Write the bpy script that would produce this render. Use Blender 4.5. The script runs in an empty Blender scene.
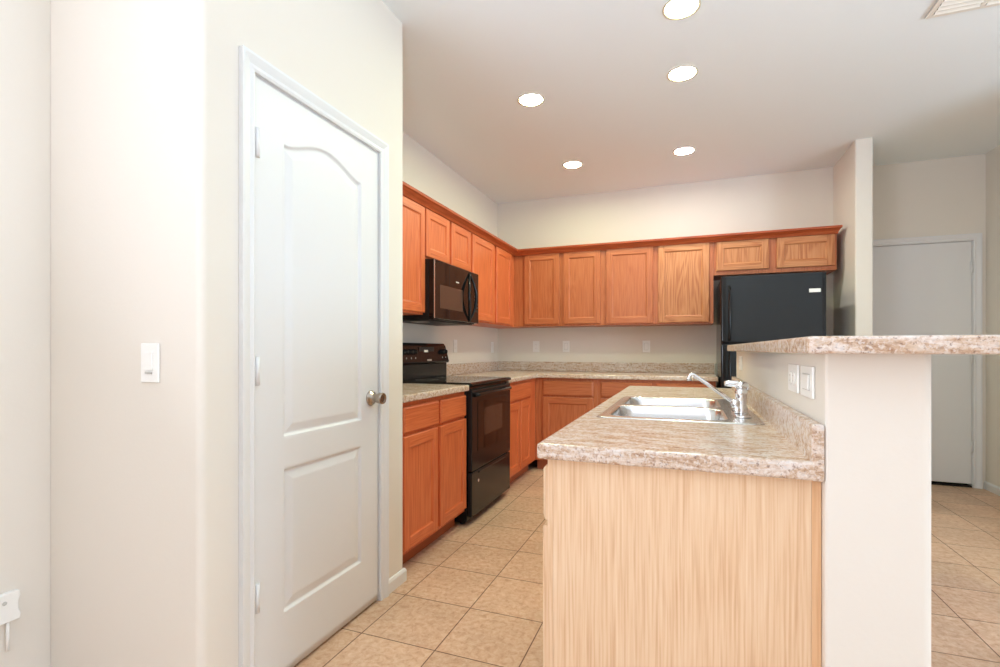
import bpy, bmesh, math, random
from mathutils import Vector, Matrix
random.seed(4)
S = bpy.context.scene
COL = S.collection

# ------------------------------------------------------------------ camera, world, big lights, exposure
cam_d = bpy.data.cameras.new('camera'); cam = bpy.data.objects.new('camera', cam_d); COL.objects.link(cam)
cam_d.sensor_width = 36.0; cam_d.lens = 17.838; cam_d.shift_y = 0.01615; cam_d.clip_start = 0.02
cam.location = (0, 0, 1.14); cam.rotation_euler = (math.pi/2, 0, math.radians(20.66))
S.camera = cam
S.view_settings.view_transform = 'Standard'; S.view_settings.look = 'None'
S.view_settings.exposure = 0.02; S.view_settings.gamma = 1.0; S.view_settings.use_curve_mapping = False
S.cycles.use_denoising = True; S.cycles.max_bounces = 10; S.cycles.diffuse_bounces = 5
S.cycles.sample_clamp_indirect = 6.0; S.cycles.caustics_reflective = False; S.cycles.caustics_refractive = False

PW = {'A': (0.5, (0.9, 0.95, 1.0)), 'B': (2, (0.8, 0.9, 1.0)), 'C': (46, (1.0, 0.76, 0.64)), 'D': (106, (0.50, 0.90, 1.24)), 'F': (26, (0.8, 0.9, 1.02)), 'G': (84, (0.97, 1.02, 1.22)), 'S': (165, (0.80, 0.98, 1.28))}
CAN = (166, (0.98, 1.10, 0.70))
W = bpy.data.worlds.new('world'); S.world = W; W.use_nodes = True
W.node_tree.nodes['Background'].inputs[0].default_value = (0.86, 0.93, 1.0, 1)
W.node_tree.nodes['Background'].inputs[1].default_value = 0.6

def area(name, loc, rot, sx, sy, power, color):
    d = bpy.data.lights.new(name, 'AREA'); d.shape = 'RECTANGLE'; d.size = sx; d.size_y = sy
    d.energy = power; d.color = color
    o = bpy.data.objects.new(name, d); COL.objects.link(o); o.location = loc; o.rotation_euler = rot
    return o
# daylight by the rear glass doors; other area lamps are unseen, added as fill
D = math.radians
area('daylight_rear_sky', (-0.15, -2.93, 1.25), (D(90), 0, 0), 2.3, 2.1, PW['A'][0], PW['A'][1])
area('added_uplight_rear', (-0.15, -2.90, 0.95), (D(140), 0, 0), 2.3, 1.6, PW['B'][0], PW['B'][1])  # upward lamp added to brighten the ceiling
area('added_fill_side', (4.42, 0.9, 1.45), (D(90), 0, D(90)), 2.1, 1.5, PW['C'][0], PW['C'][1])  # fill lamp added to light the right side
area('added_uplight_side', (4.38, 0.9, 1.2), (D(140), 0, D(90)), 2.1, 1.2, PW['D'][0], PW['D'][1])  # added uplight on the right, lifts the ceiling
area('added_fill_left', (-1.93, -1.5, 1.45), (D(90), 0, D(-90)), 1.8, 1.3, PW['F'][0], PW['F'][1])  # fill lamp added to light faces turned to the left
area('added_uplight_left', (-1.90, -1.5, 1.2), (D(145), 0, D(-90)), 1.8, 1.1, PW['G'][0], PW['G'][1])  # added uplight on the left, evens out the ceiling

# the photographer's flash behind the camera, bounced towards the ceiling
sd = bpy.data.lights.new('bounce_flash', 'SPOT'); sd.energy = PW['S'][0]; sd.color = PW['S'][1]
sd.spot_size = D(98); sd.spot_blend = 1.0; sd.shadow_soft_size = 0.06
so = bpy.data.objects.new('bounce_flash', sd); COL.objects.link(so); so.location = (0.06, -0.60, 1.70)
so.rotation_euler = Vector((0.0, 0.72, 0.70)).to_track_quat('-Z', 'Y').to_euler()

# ------------------------------------------------------------------ materials
def srgb(r, g, b):
    f = lambda c: (c/255/12.92) if c/255 <= 0.04045 else ((c/255+0.055)/1.055)**2.4
    return (f(r), f(g), f(b), 1)
def new_mat(name):
    m = bpy.data.materials.new(name); m.use_nodes = True
    n = m.node_tree.nodes; l = m.node_tree.links
    return m, n, l, n['Principled BSDF']
def plain(name, col, rough=0.5, metal=0.0, spec=0.5, bump=0.0, bscale=200, coat=0.0):
    m, n, l, b = new_mat(name)
    b.inputs['Base Color'].default_value = col; b.inputs['Roughness'].default_value = rough
    b.inputs['Metallic'].default_value = metal; b.inputs['Specular IOR Level'].default_value = spec
    b.inputs['Coat Weight'].default_value = coat
    tc = n.new('ShaderNodeTexCoord'); nz = n.new('ShaderNodeTexNoise')
    nz.inputs['Scale'].default_value = bscale; nz.inputs['Detail'].default_value = 3
    l.new(tc.outputs['Object'], nz.inputs['Vector'])
    if bump:
        bp = n.new('ShaderNodeBump'); bp.inputs['Strength'].default_value = bump; bp.inputs['Distance'].default_value = 0.002
        l.new(nz.outputs['Fac'], bp.inputs['Height']); l.new(bp.outputs['Normal'], b.inputs['Normal'])
    else:
        mr = n.new('ShaderNodeMapRange'); mr.inputs[3].default_value = max(rough-0.03, 0.0); mr.inputs[4].default_value = rough+0.03
        l.new(nz.outputs['Fac'], mr.inputs[0]); l.new(mr.outputs[0], b.inputs['Roughness'])
    return m
def emis(name, col, strength):
    m, n, l, b = new_mat(name)
    b.inputs['Base Color'].default_value = (0.8, 0.8, 0.8, 1)
    b.inputs['Emission Color'].default_value = col; b.inputs['Emission Strength'].default_value = strength
    return m
def ramp(n, stops):
    r = n.new('ShaderNodeValToRGB'); e = r.color_ramp.elements
    while len(e) > 1: e.remove(e[-1])
    e[0].position = stops[0][0]; e[0].color = stops[0][1]
    for p, c in stops[1:]:
        k = e.new(p); k.color = c
    return r
def wood(name, dark, mid, light, axis='Z', rough=0.38, fine=1.0, bold=0.14):
    """oak: long fine pores and broad wavy figure along one axis"""
    m, n, l, b = new_mat(name)
    tc = n.new('ShaderNodeTexCoord'); oi = n.new('ShaderNodeObjectInfo')
    mul = n.new('ShaderNodeVectorMath'); mul.operation = 'MULTIPLY_ADD'
    cmb = n.new('ShaderNodeCombineXYZ')
    for i in range(3): l.new(oi.outputs['Random'], cmb.inputs[i])
    l.new(cmb.outputs[0], mul.inputs[0]); mul.inputs[1].default_value = (7.3, 5.1, 3.7)
    l.new(tc.outputs['Object'], mul.inputs[2])
    def stretched(across, along):
        mp = n.new('ShaderNodeMapping'); s = [across]*3; s['XYZ'.index(axis)] = along
        mp.inputs['Scale'].default_value = s; l.new(mul.outputs[0], mp.inputs['Vector']); return mp
    m1 = stretched(170*fine, 5); n1 = n.new('ShaderNodeTexNoise'); n1.inputs['Scale'].default_value = 1; n1.inputs['Detail'].default_value = 5
    l.new(m1.outputs[0], n1.inputs['Vector'])
    m2 = stretched(9, 0.8); n2 = n.new('ShaderNodeTexNoise'); n2.inputs['Scale'].default_value = 1; n2.inputs['Detail'].default_value = 2
    n2.inputs['Distortion'].default_value = 0.6
    l.new(m2.outputs[0], n2.inputs['Vector'])
    # figure: contour rings of the broad noise
    k = n.new('ShaderNodeMath'); k.operation = 'MULTIPLY'; k.inputs[1].default_value = 60; l.new(n2.outputs['Fac'], k.inputs[0])
    sn = n.new('ShaderNodeMath'); sn.operation = 'SINE'; l.new(k.outputs[0], sn.inputs[0])
    mx = n.new('ShaderNodeMath'); mx.operation = 'MULTIPLY_ADD'; mx.inputs[1].default_value = 0.5*bold
    l.new(sn.outputs[0], mx.inputs[0])
    k2 = n.new('ShaderNodeMath'); k2.operation = 'MULTIPLY_ADD'; k2.inputs[1].default_value = 0.9; k2.inputs[2].default_value = 0.05
    l.new(n1.outputs['Fac'], k2.inputs[0]); l.new(k2.outputs[0], mx.inputs[2])
    r = ramp(n, [(0.22, dark), (0.5, mid), (0.78, light)]); l.new(mx.outputs[0], r.inputs[0])
    l.new(r.outputs[0], b.inputs['Base Color']); b.inputs['Roughness'].default_value = rough
    bp = n.new('ShaderNodeBump'); bp.inputs['Strength'].default_value = 0.12; bp.inputs['Distance'].default_value = 0.001
    l.new(n1.outputs['Fac'], bp.inputs['Height']); l.new(bp.outputs['Normal'], b.inputs['Normal'])
    return m

M = {}
M['wall'] = plain('wall_paint', srgb(228, 221, 210), 0.85, bump=0.15, bscale=90, spec=0.25)
M['ring_shade'] = plain('shaded_trim_ring', srgb(214, 202, 182), 0.5)  # trim ring toned darker, its shade is put into the colour
M['ceil'] = plain('ceiling_paint', srgb(238, 243, 243), 0.9, bump=0.2, bscale=70, spec=0.2)
M['white'] = plain('white_semigloss_paint', srgb(226, 226, 226), 0.38, spec=0.4)
M['plastic'] = plain('white_plastic', srgb(242, 241, 236), 0.3)
M['plastic_shadow'] = plain('light_grey_plastic', srgb(190, 188, 182), 0.4)
OD, OM, OL = srgb(162, 86, 50), srgb(186, 106, 64), srgb(196, 122, 80)
M['oak'] = wood('oak_stained', OD, OM, OL)
M['oak_x'] = wood('oak_stained_rail', OD, OM, OL, 'X')
M['oak_y'] = wood('oak_stained_run', OD, OM, OL, 'Y')
RD, RM, RL = srgb(186, 88, 48), srgb(210, 108, 62), srgb(220, 128, 80)
M['red'] = wood('oak_red_stain', RD, RM, RL)
M['red_x'] = wood('oak_red_stain_rail', RD, RM, RL, 'X')
GD, GM, GL = srgb(168, 98, 54), srgb(194, 126, 78), srgb(204, 142, 94)
M['gold'] = wood('oak_golden', GD, GM, GL, bold=0.34)
M['gold_x'] = wood('oak_golden_rail', GD, GM, GL, 'X', bold=0.3)
M['crown'] = wood('oak_crown', srgb(140, 58, 26), srgb(172, 78, 38), srgb(190, 98, 52), 'X')
M['crown_y'] = wood('oak_crown_run', srgb(140, 58, 26), srgb(172, 78, 38), srgb(190, 98, 52), 'Y')
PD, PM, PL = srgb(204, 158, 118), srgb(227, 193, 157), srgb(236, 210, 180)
M['pale'] = wood('overlit_pale_veneer', PD, PM, PL, fine=1.25, bold=0.07)  # pale unstained veneer, with overexposed light also put into the colour
M['pale_strip'] = wood('honey_oak_strip', srgb(204, 156, 112), srgb(220, 176, 134), srgb(228, 190, 150), bold=0.1)
M['kick'] = plain('brown_toe_kick', srgb(176, 98, 60), 0.6)
M['black'] = plain('black_enamel', (0.012, 0.012, 0.013, 1), 0.16, spec=0.28)
M['black_matte'] = plain('black_matte', (0.01, 0.01, 0.01, 1), 0.5)
M['glass_black'] = plain('black_glass', (0.008, 0.007, 0.007, 1), 0.06, spec=0.32)
M['window_brown'] = plain('brown_tint_and_reflection', (0.07, 0.04, 0.03, 1), 0.08, spec=0.5)  # oven tint; on the microwave it stands for reflected oak
M['fridge'] = plain('textured_black_steel', (0.014, 0.017, 0.020, 1), 0.27, spec=0.42, bump=0.25, bscale=420)
M['ring'] = plain('grey_burner_print', (0.3, 0.3, 0.29, 1), 0.25)
M['steel'] = plain('brushed_steel', (0.72, 0.72, 0.72, 1), 0.24, metal=1)
M['chrome'] = plain('chrome', (0.92, 0.92, 0.93, 1), 0.07, metal=1)
M['nickel'] = plain('satin_nickel', (0.42, 0.36, 0.30, 1), 0.22, metal=1)
M['clock'] = emis('clock_display', (0.8, 0.75, 0.5, 1), 0.3)
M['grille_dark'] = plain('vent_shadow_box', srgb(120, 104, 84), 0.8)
M['vent'] = plain('vent_enamel', srgb(236, 230, 218), 0.45)
M['gap'] = plain('dark_gap', (0.02, 0.015, 0.012, 1), 0.8)

def laminate(name):
    m, n, l, b = new_mat(name)
    tc = n.new('ShaderNodeTexCoord')
    def nz(scale, det, rough=0.6, dist=0.0):
        t = n.new('ShaderNodeTexNoise'); t.inputs['Scale'].default_value = scale; t.inputs['Detail'].default_value = det
        t.inputs['Roughness'].default_value = rough; t.inputs['Distortion'].default_value = dist
        l.new(tc.outputs['Object'], t.inputs['Vector']); return t
    a = nz(70, 6, 0.7, 0.4)
    r1 = ramp(n, [(0.34, srgb(176, 152, 138)), (0.44, srgb(206, 190, 178)), (0.54, srgb(224, 214, 206)), (0.66, srgb(206, 200, 198))])
    l.new(a.outputs['Fac'], r1.inputs[0])
    mp = n.new('ShaderNodeMapping'); mp.inputs['Scale'].default_value = (13, 34, 60); l.new(tc.outputs['Object'], mp.inputs['Vector'])
    big = n.new('ShaderNodeTexNoise'); big.inputs['Scale'].default_value = 1; big.inputs['Detail'].default_value = 6; big.inputs['Roughness'].default_value = 0.7
    big.inputs['Distortion'].default_value = 0.7; l.new(mp.outputs[0], big.inputs['Vector'])
    rb = ramp(n, [(0.36, (0.62, 0.44, 0.31, 1)), (0.47, (0.86, 0.72, 0.58, 1)), (0.58, (1.0, 0.98, 0.96, 1))]); l.new(big.outputs['Fac'], rb.inputs[0])
    mb = n.new('ShaderNodeMixRGB'); mb.blend_type = 'MULTIPLY'; mb.inputs[0].default_value = 1; l.new(r1.outputs[0], mb.inputs[1]); l.new(rb.outputs[0], mb.inputs[2])
    v = nz(150, 3, 0.6, 0.2)
    r2 = ramp(n, [(0.0, (1, 1, 1, 1)), (0.34, (0.6, 0.6, 0.6, 1)), (0.40, (0, 0, 0, 1))])
    l.new(v.outputs['Fac'], r2.inputs[0])
    mx = n.new('ShaderNodeMixRGB'); l.new(r2.outputs[0], mx.inputs[0]); l.new(mb.outputs[0], mx.inputs[1]); mx.inputs[2].default_value = srgb(110, 82, 72)
    w = nz(120, 3, 0.6); r3 = ramp(n, [(0.52, (0, 0, 0, 1)), (0.62, (0.65, 0.65, 0.65, 1))]); l.new(w.outputs['Fac'], r3.inputs[0])
    m2 = n.new('ShaderNodeMixRGB'); l.new(r3.outputs[0], m2.inputs[0]); l.new(mx.outputs[0], m2.inputs[1]); m2.inputs[2].default_value = srgb(224, 216, 208)
    l.new(m2.outputs[0], b.inputs['Base Color']); b.inputs['Roughness'].default_value = 0.22; b.inputs['Specular IOR Level'].default_value = 0.5
    return m
M['laminate'] = laminate('granite_look_laminate')

TX, TY, TS = -1.2236, 1.669, 0.33
def tiles():
    m, n, l, b = new_mat('ceramic_floor_tile')
    tc = n.new('ShaderNodeTexCoord'); mp = n.new('ShaderNodeMapping')
    mp.inputs['Location'].default_value = (-TX + TS*60, -TY + TS*60, 0); l.new(tc.outputs['Object'], mp.inputs['Vector'])
    br = n.new('ShaderNodeTexBrick'); br.offset = 0; br.squash = 1
    br.inputs['Scale'].default_value = 1; br.inputs['Brick Width'].default_value = TS; br.inputs['Row Height'].default_value = TS
    br.inputs['Mortar Size'].default_value = 0.0025; br.inputs['Mortar Smooth'].default_value = 0.2
    br.inputs['Color1'].default_value = (0.92, 0.92, 0.92, 1); br.inputs['Color2'].default_value = (1.04, 1.03, 1.02, 1)
    br.inputs['Mortar'].default_value = (0.25, 0.19, 0.15, 1)
    l.new(mp.outputs[0], br.inputs['Vector'])
    t = n.new('ShaderNodeTexNoise'); t.inputs['Scale'].default_value = 38; t.inputs['Detail'].default_value = 8; t.inputs['Roughness'].default_value = 0.68
    t.inputs['Distortion'].default_value = 0.5; l.new(tc.outputs['Object'], t.inputs['Vector'])
    r = ramp(n, [(0.30, srgb(184, 144, 114)), (0.45, srgb(206, 169, 140)), (0.58, srgb(215, 184, 157)), (0.72, srgb(224, 198, 174))])
    l.new(t.outputs['Fac'], r.inputs[0])
    t2 = n.new('ShaderNodeTexNoise'); t2.inputs['Scale'].default_value = 3.0; t2.inputs['Detail'].default_value = 3; l.new(tc.outputs['Object'], t2.inputs['Vector'])
    r2 = ramp(n, [(0.35, (0.9, 0.88, 0.86, 1)), (0.65, (1.04, 1.03, 1.02, 1))]); l.new(t2.outputs['Fac'], r2.inputs[0])
    mu = n.new('ShaderNodeMixRGB'); mu.blend_type = 'MULTIPLY'; mu.inputs[0].default_value = 1; l.new(r.outputs[0], mu.inputs[1]); l.new(br.outputs['Color'], mu.inputs[2])
    mv = n.new('ShaderNodeMixRGB'); mv.blend_type = 'MULTIPLY'; mv.inputs[0].default_value = 1; l.new(mu.outputs[0], mv.inputs[1]); l.new(r2.outputs[0], mv.inputs[2])
    l.new(mv.outputs[0], b.inputs['Base Color']); b.inputs['Roughness'].default_value = 0.42; b.inputs['Specular IOR Level'].default_value = 0.4
    bp = n.new('ShaderNodeBump'); bp.invert = True; bp.inputs['Distance'].default_value = 0.003; bp.inputs['Strength'].default_value = 0.6
    l.new(br.outputs['Fac'], bp.inputs['Height']); l.new(bp.outputs['Normal'], b.inputs['Normal'])
    return m
M['tile'] = tiles()

# ------------------------------------------------------------------ mesh helpers
def box(bm, x0, x1, y0, y1, z0, z1, mi=0):
    if x0 > x1: x0, x1 = x1, x0
    if y0 > y1: y0, y1 = y1, y0
    v = [bm.verts.new(p) for p in ((x0,y0,z0),(x1,y0,z0),(x1,y1,z0),(x0,y1,z0),(x0,y0,z1),(x1,y0,z1),(x1,y1,z1),(x0,y1,z1))]
    for f in ((3,2,1,0),(4,5,6,7),(0,1,5,4),(1,2,6,5),(2,3,7,6),(3,0,4,7)):
        bm.faces.new([v[i] for i in f]).material_index = mi
    return v
def boxes(*lst):
    bm = bmesh.new()
    for b in lst: box(bm, *b)
    return bm
def prism(bm, pts, a0, a1, axis='Z', mi=0, smooth=False):
    """closed outline extruded along an axis; for X the outline is (y,z), for Y it is (x,z)"""
    def P(p, a):
        return {'Z': (p[0], p[1], a), 'X': (a, p[0], p[1]), 'Y': (p[0], a, p[1])}[axis]
    lo = [bm.verts.new(P(p, a0)) for p in pts]; hi = [bm.verts.new(P(p, a1)) for p in pts]
    n = len(pts); fs = [bm.faces.new(lo), bm.faces.new(hi)]
    for i in range(n):
        f = bm.faces.new((lo[i], lo[(i+1) % n], hi[(i+1) % n], hi[i])); fs.append(f); f.smooth = smooth
    for f in fs: f.material_index = mi
    bmesh.ops.recalc_face_normals(bm, faces=fs)
def lathe(bm, prof, c=(0,0,0), axis='Z', seg=24, mi=0):
    """prof: list of (radius, height)"""
    rings = []
    for r, h in prof:
        ring = []
        for i in range(seg):
            a = 2*math.pi*i/seg; u, v = r*math.cos(a), r*math.sin(a)
            p = {'Z': (u, v, h), 'X': (h, u, v), 'Y': (u, h, v)}[axis]
            ring.append(bm.verts.new((c[0]+p[0], c[1]+p[1], c[2]+p[2])))
        rings.append(ring)
    fs = []
    for A, B in zip(rings, rings[1:]):
        for i in range(seg):
            f = bm.faces.new((A[i], A[(i+1) % seg], B[(i+1) % seg], B[i])); f.smooth = True; fs.append(f)
    fs.append(bm.faces.new(rings[0])); fs.append(bm.faces.new(rings[-1]))
    for f in fs: f.material_index = mi
    bmesh.ops.recalc_face_normals(bm, faces=fs)
def tube(bm, pts, rad, seg=12, mi=0):
    pts = [Vector(p) for p in pts]; n = len(pts)
    if not isinstance(rad, (list, tuple)): rad = [rad]*n
    up = Vector((0.13, 0.29, 0.95)).normalized(); rings = []
    for i, p in enumerate(pts):
        t = (pts[min(i+1, n-1)] - pts[max(i-1, 0)]).normalized()
        a = t.cross(up); a = a.normalized() if a.length > 1e-4 else Vector((1, 0, 0)); b = t.cross(a).normalized()
        rings.append([bm.verts.new(p + (a*math.cos(q) + b*math.sin(q))*rad[i]) for q in [2*math.pi*k/seg for k in range(seg)]])
    fs = []
    for A, B in zip(rings, rings[1:]):
        for i in range(seg):
            f = bm.faces.new((A[i], A[(i+1) % seg], B[(i+1) % seg], B[i])); f.smooth = True; fs.append(f)
    fs.append(bm.faces.new(rings[0])); fs.append(bm.faces.new(rings[-1]))
    for f in fs: f.material_index = mi
    bmesh.ops.recalc_face_normals(bm, faces=fs)
def bez(p0, p1, p2, p3, n=12):
    out = []
    for i in range(n+1):
        t = i/n; u = 1-t
        out.append(tuple(u**3*a + 3*u*u*t*b + 3*u*t*t*c + t**3*d for a, b, c, d in zip(p0, p1, p2, p3)))
    return out
def cells(bm, xs, ys, z0, z1, filled, mi=0):
    """slab made of grid cells; filled(i,j) tells which cells exist; only the outer faces are made"""
    V = {}
    def v(i, j, z):
        k = (i, j, z)
        if k not in V: V[k] = bm.verts.new((xs[i], ys[j], z))
        return V[k]
    F = lambda i, j: 0 <= i < len(xs)-1 and 0 <= j < len(ys)-1 and filled(i, j)
    for i in range(len(xs)-1):
        for j in range(len(ys)-1):
            if not F(i, j): continue
            fs = [(v(i,j,z1), v(i+1,j,z1), v(i+1,j+1,z1), v(i,j+1,z1)), (v(i,j+1,z0), v(i+1,j+1,z0), v(i+1,j,z0), v(i,j,z0))]
            if not F(i, j-1): fs.append((v(i,j,z0), v(i+1,j,z0), v(i+1,j,z1), v(i,j,z1)))
            if not F(i, j+1): fs.append((v(i+1,j+1,z0), v(i,j+1,z0), v(i,j+1,z1), v(i+1,j+1,z1)))
            if not F(i-1, j): fs.append((v(i,j+1,z0), v(i,j,z0), v(i,j,z1), v(i,j+1,z1)))
            if not F(i+1, j): fs.append((v(i+1,j,z0), v(i+1,j+1,z0), v(i+1,j+1,z1), v(i+1,j,z1)))
            for f in fs: bm.faces.new(f).material_index = mi
def arc(cx, cy, r, a0, a1, n=6):
    return [(cx + r*math.cos(math.radians(a0+(a1-a0)*i/n)), cy + r*math.sin(math.radians(a0+(a1-a0)*i/n))) for i in range(n+1)]
def rrect(x0, x1, y0, y1, r, n=6):
    return arc(x1-r, y1-r, r, 0, 90, n) + arc(x0+r, y1-r, r, 90, 180, n) + arc(x0+r, y0+r, r, 180, 270, n) + arc(x1-r, y0+r, r, 270, 360, n)

def obj(name, bm, mats, parent=None, bevel=0.0, seg=2, label=None, loc=None):
    me = bpy.data.meshes.new(name); bm.to_mesh(me); bm.free()
    for m in (mats if isinstance(mats, (list, tuple)) else [mats]): me.materials.append(M[m])
    o = bpy.data.objects.new(name, me); COL.objects.link(o)
    if parent: o.parent = parent
    if loc: o.location = loc
    if bevel:
        md = o.modifiers.new('bevel', 'BEVEL'); md.width = bevel; md.segments = seg; md.limit_method = 'ANGLE'; md.angle_limit = math.radians(40)
        md.harden_normals = False
    if label: o['label'] = label
    return o
def thing(name, label, cat, loc=(0,0,0), rotz=0, group=None):
    o = bpy.data.objects.new(name, None); COL.objects.link(o); o.empty_display_size = 0.1
    o.location = loc; o.rotation_euler = (0, 0, rotz); o['label'] = label; o['category'] = cat
    if group: o['group'] = group
    return o
def tag(o, label, cat, group=None):
    o['label'] = label; o['category'] = cat
    if group: o['group'] = group
    return o
def struct(name, bm, m, bevel=0, seg=3):
    o = obj(name, bm, m, None, bevel, seg); o['kind'] = 'structure'; return o
R90 = math.pi/2

# ------------------------------------------------------------------ the room
H = 2.743
XP, YP0, YP1 = -1.309, 1.03, 2.118          # pantry face, its near and far end
XL, YB = -1.95, 5.10                        # kitchen left wall, back wall
XF0, XF1, YF = 1.203, 1.318, 4.50           # the stub wall beside the refrigerator
XR, YH = 2.29, 5.20                         # hall right wall, hall end wall
DY0, DY1, DH = 1.218, 1.907, 2.030          # pantry door leaf

struct('floor', boxes((-2.2, 5.0, -3.2, 5.5, -0.1, 0)), 'tile')
struct('ceiling', boxes((-2.2, 5.0, -3.2, 5.5, H, H+0.1)), 'ceil')
struct('wall_left', boxes((-2.15, -2.01, -3.1, -2.4, 0, H), (-2.15, -2.01, -0.6, YP0-0.0005, 0, H), (-2.15, -2.01, -2.4, -0.6, 0, 0.8), (-2.15, -2.01, -2.4, -0.6, 2.1, H)), 'wall')
# pantry box: outline with rounded outside corners, an opening for the door
bm = bmesh.new()
near = [(-2.15, YP0), (-2.15, YP0+0.11)]
r = 0.022
prism(bm, [(-2.15, YP0+0.11), (-2.15, YP0)] + arc(XP-r, YP0+r, r, -90, 0, 8) + [(XP, DY0-0.012), (XP-0.11, DY0-0.012), (XP-0.11, YP0+0.11)], 0, H)
r = 0.008
prism(bm, [(XP, DY1+0.012)] + arc(XP-r, YP1-r, r, 0, 90, 4) + [(XL-0.15, YP1), (XL-0.15, YP1-0.11), (XP-0.11, YP1-0.11), (XP-0.11, DY1+0.012)], 0, H)
prism(bm, [(XP, DY0-0.012), (XP, DY1+0.012), (XP-0.11, DY1+0.012), (XP-0.11, DY0-0.012)], DH+0.012, H)
struct('wall_pantry', bm, 'wall')
struct('wall_kitchen_left', boxes((XL-0.14, XL, YP1+0.0005, YB, 0, H)), 'wall')
struct('wall_back', boxes((XL-0.14, XF0, YB, YB+0.14, 0, H)), 'wall')
bm = bmesh.new(); r = 0.012
prism(bm, [(XF1, YB+0.14), (XF0, YB+0.14)] + arc(XF0+r, YF+r, r, 180, 270, 4) + arc(XF1-r, YF+r, r, 270, 360, 4), 0, H)
struct('wall_stub', bm, 'wall')
# hall end wall with the opening of the white door
HX0, HX1, HH = 1.39, 2.202, 2.037
struct('wall_hall_end', boxes((XF1, HX0-0.012, YH, YH+0.14, 0, H), (HX1+0.012, XR+0.2, YH, YH+0.14, 0, H), (HX0-0.012, HX1+0.012, YH, YH+0.14, HH+0.012, H)), 'wall')
struct('gap_shade_backing', boxes((HX0-0.1, HX1+0.1, YH+0.1405, YH+0.16, 0, HH+0.1)), 'gap')  # near-black backing, stands for the shade in the door gap
struct('wall_right', boxes((XR, XR+0.14, 3.4, YH-0.0005, 0, H)), 'wall')
struct('wall_right_return', boxes((XR+0.14, 4.6, 3.4, 3.54, 0, H)), 'wall')
struct('wall_side', boxes((4.5, 4.6, -3.1, -0.2, 0, H), (4.5, 4.6, 2.0, 3.4, 0, H), (4.5, 4.6, -0.2, 2.0, 0, 0.7), (4.5, 4.6, -0.2, 2.0, 2.2, H)), 'wall')
struct('wall_rear', boxes((-2.15, -1.3, -3.1, -3.0, 0, H), (1.0, 4.6, -3.1, -3.0, 0, H), (-1.3, 1.0, -3.1, -3.0, 2.3, H)), 'wall')
# pony wall carrying the bar
WX0, WX1, WY0, WY1 = 0.258, 0.434, 1.152, 3.06
bm = bmesh.new(); prism(bm, arc(WX1-0.02, WY1-0.02, 0.02, 0, 90, 6) + arc(WX0+0.02, WY1-0.02, 0.02, 90, 180, 6) + arc(WX0+0.006, WY0+0.006, 0.006, 180, 270, 4) + arc(WX1-0.02, WY0+0.02, 0.02, 270, 360, 8), 0, 1.1315)
struct('wall_bar', bm, 'wall')

def baseboard(name, pts, side=1):
    """run of low moulding: polyline in plan, profile extruded outwards"""
    bm = bmesh.new()
    for (x0, y0), (x1, y1), (nx, ny), e0, e1 in pts:
        d = Vector((x1-x0, y1-y0)).normalized(); prof = [(0, 0.0), (0.012, 0.0), (0.012, 0.05), (0.006, 0.062), (0, 0.064)]
        a = []; b = []
        for o, z in prof:
            a.append(bm.verts.new((x0+nx*o-d.x*e0*o, y0+ny*o-d.y*e0*o, z))); b.append(bm.verts.new((x1+nx*o+d.x*e1*o, y1+ny*o+d.y*e1*o, z)))
        fs = [bm.faces.new(a), bm.faces.new(b)]
        for i in range(5): fs.append(bm.faces.new((a[i], a[(i+1) % 5], b[(i+1) % 5], b[i])))
        bmesh.ops.recalc_face_normals(bm, faces=fs)
    return struct(name, bm, 'white')
g = 0.0006
baseboard('baseboard_pantry', [((XP+g, 1.974), (XP+g, YP1+g), (1, 0), 0, 1), ((XP+g, YP1+g), (XP-0.015, YP1+g), (0, 1), 1, 0)])
baseboard('baseboard_right', [((XR-g, YH-0.002), (XR-g, 3.4), (-1, 0), 0, 0)])
baseboard('baseboard_left', [((-2.01+g, -2.9), (-2.01+g, YP0-0.014), (1, 0), 0, 0)])
baseboard('baseboard_pantry_end', [((-2.0, YP0-g), (XP-0.02, YP0-g), (0, -1), 0, 0)])

def casing(name, w0, w1, h, face, axis, cw=0.054):
    """door trim: two legs and a mitred head; built in local x (along wall), y (out of the wall is -y)"""
    bm = bmesh.new()
    prof = [(0, 0), (0, -0.010), (0.008, -0.013), (0.020, -0.010), (0.032, -0.014), (0.046, -0.018), (cw, -0.018), (cw, 0)]
    def sweep(f):
        rings = [[bm.verts.new(f(o, y, k)) for o, y in prof] for k in range(4)]
        fs = []
        for A, B in zip(rings, rings[1:]):
            for i in range(len(prof)):
                fs.append(bm.faces.new((A[i], A[(i+1) % len(prof)], B[(i+1) % len(prof)], B[i])))
        fs += [bm.faces.new(rings[0]), bm.faces.new(rings[-1])]
        bmesh.ops.recalc_face_normals(bm, faces=fs)
    sweep(lambda o, y, k: [(w0-o, y, 0), (w0-o, y, h+o), (w1+o, y, h+o), (w1+o, y, 0)][k])
    # jamb lining
    box(bm, w0-0.006, w0+0.003, 0.001, 0.1, 0, h); box(bm, w1-0.003, w1+0.006, 0.001, 0.1, 0, h); box(bm, w0, w1, 0.001, 0.1, h-0.003, h+0.006)
    o = struct(name, bm, 'white')
    return o
t1 = casing('trim_1', DY0-0.005, DY1+0.005, DH+0.004, None, None)
t1.location = (XP+0.0006, 0, 0); t1.rotation_euler = (0, 0, R90)
t2 = casing('trim_2', HX0-0.005, HX1+0.005, HH+0.004, None, None)
t2.location = (0, YH-0.0006, 0)

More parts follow.
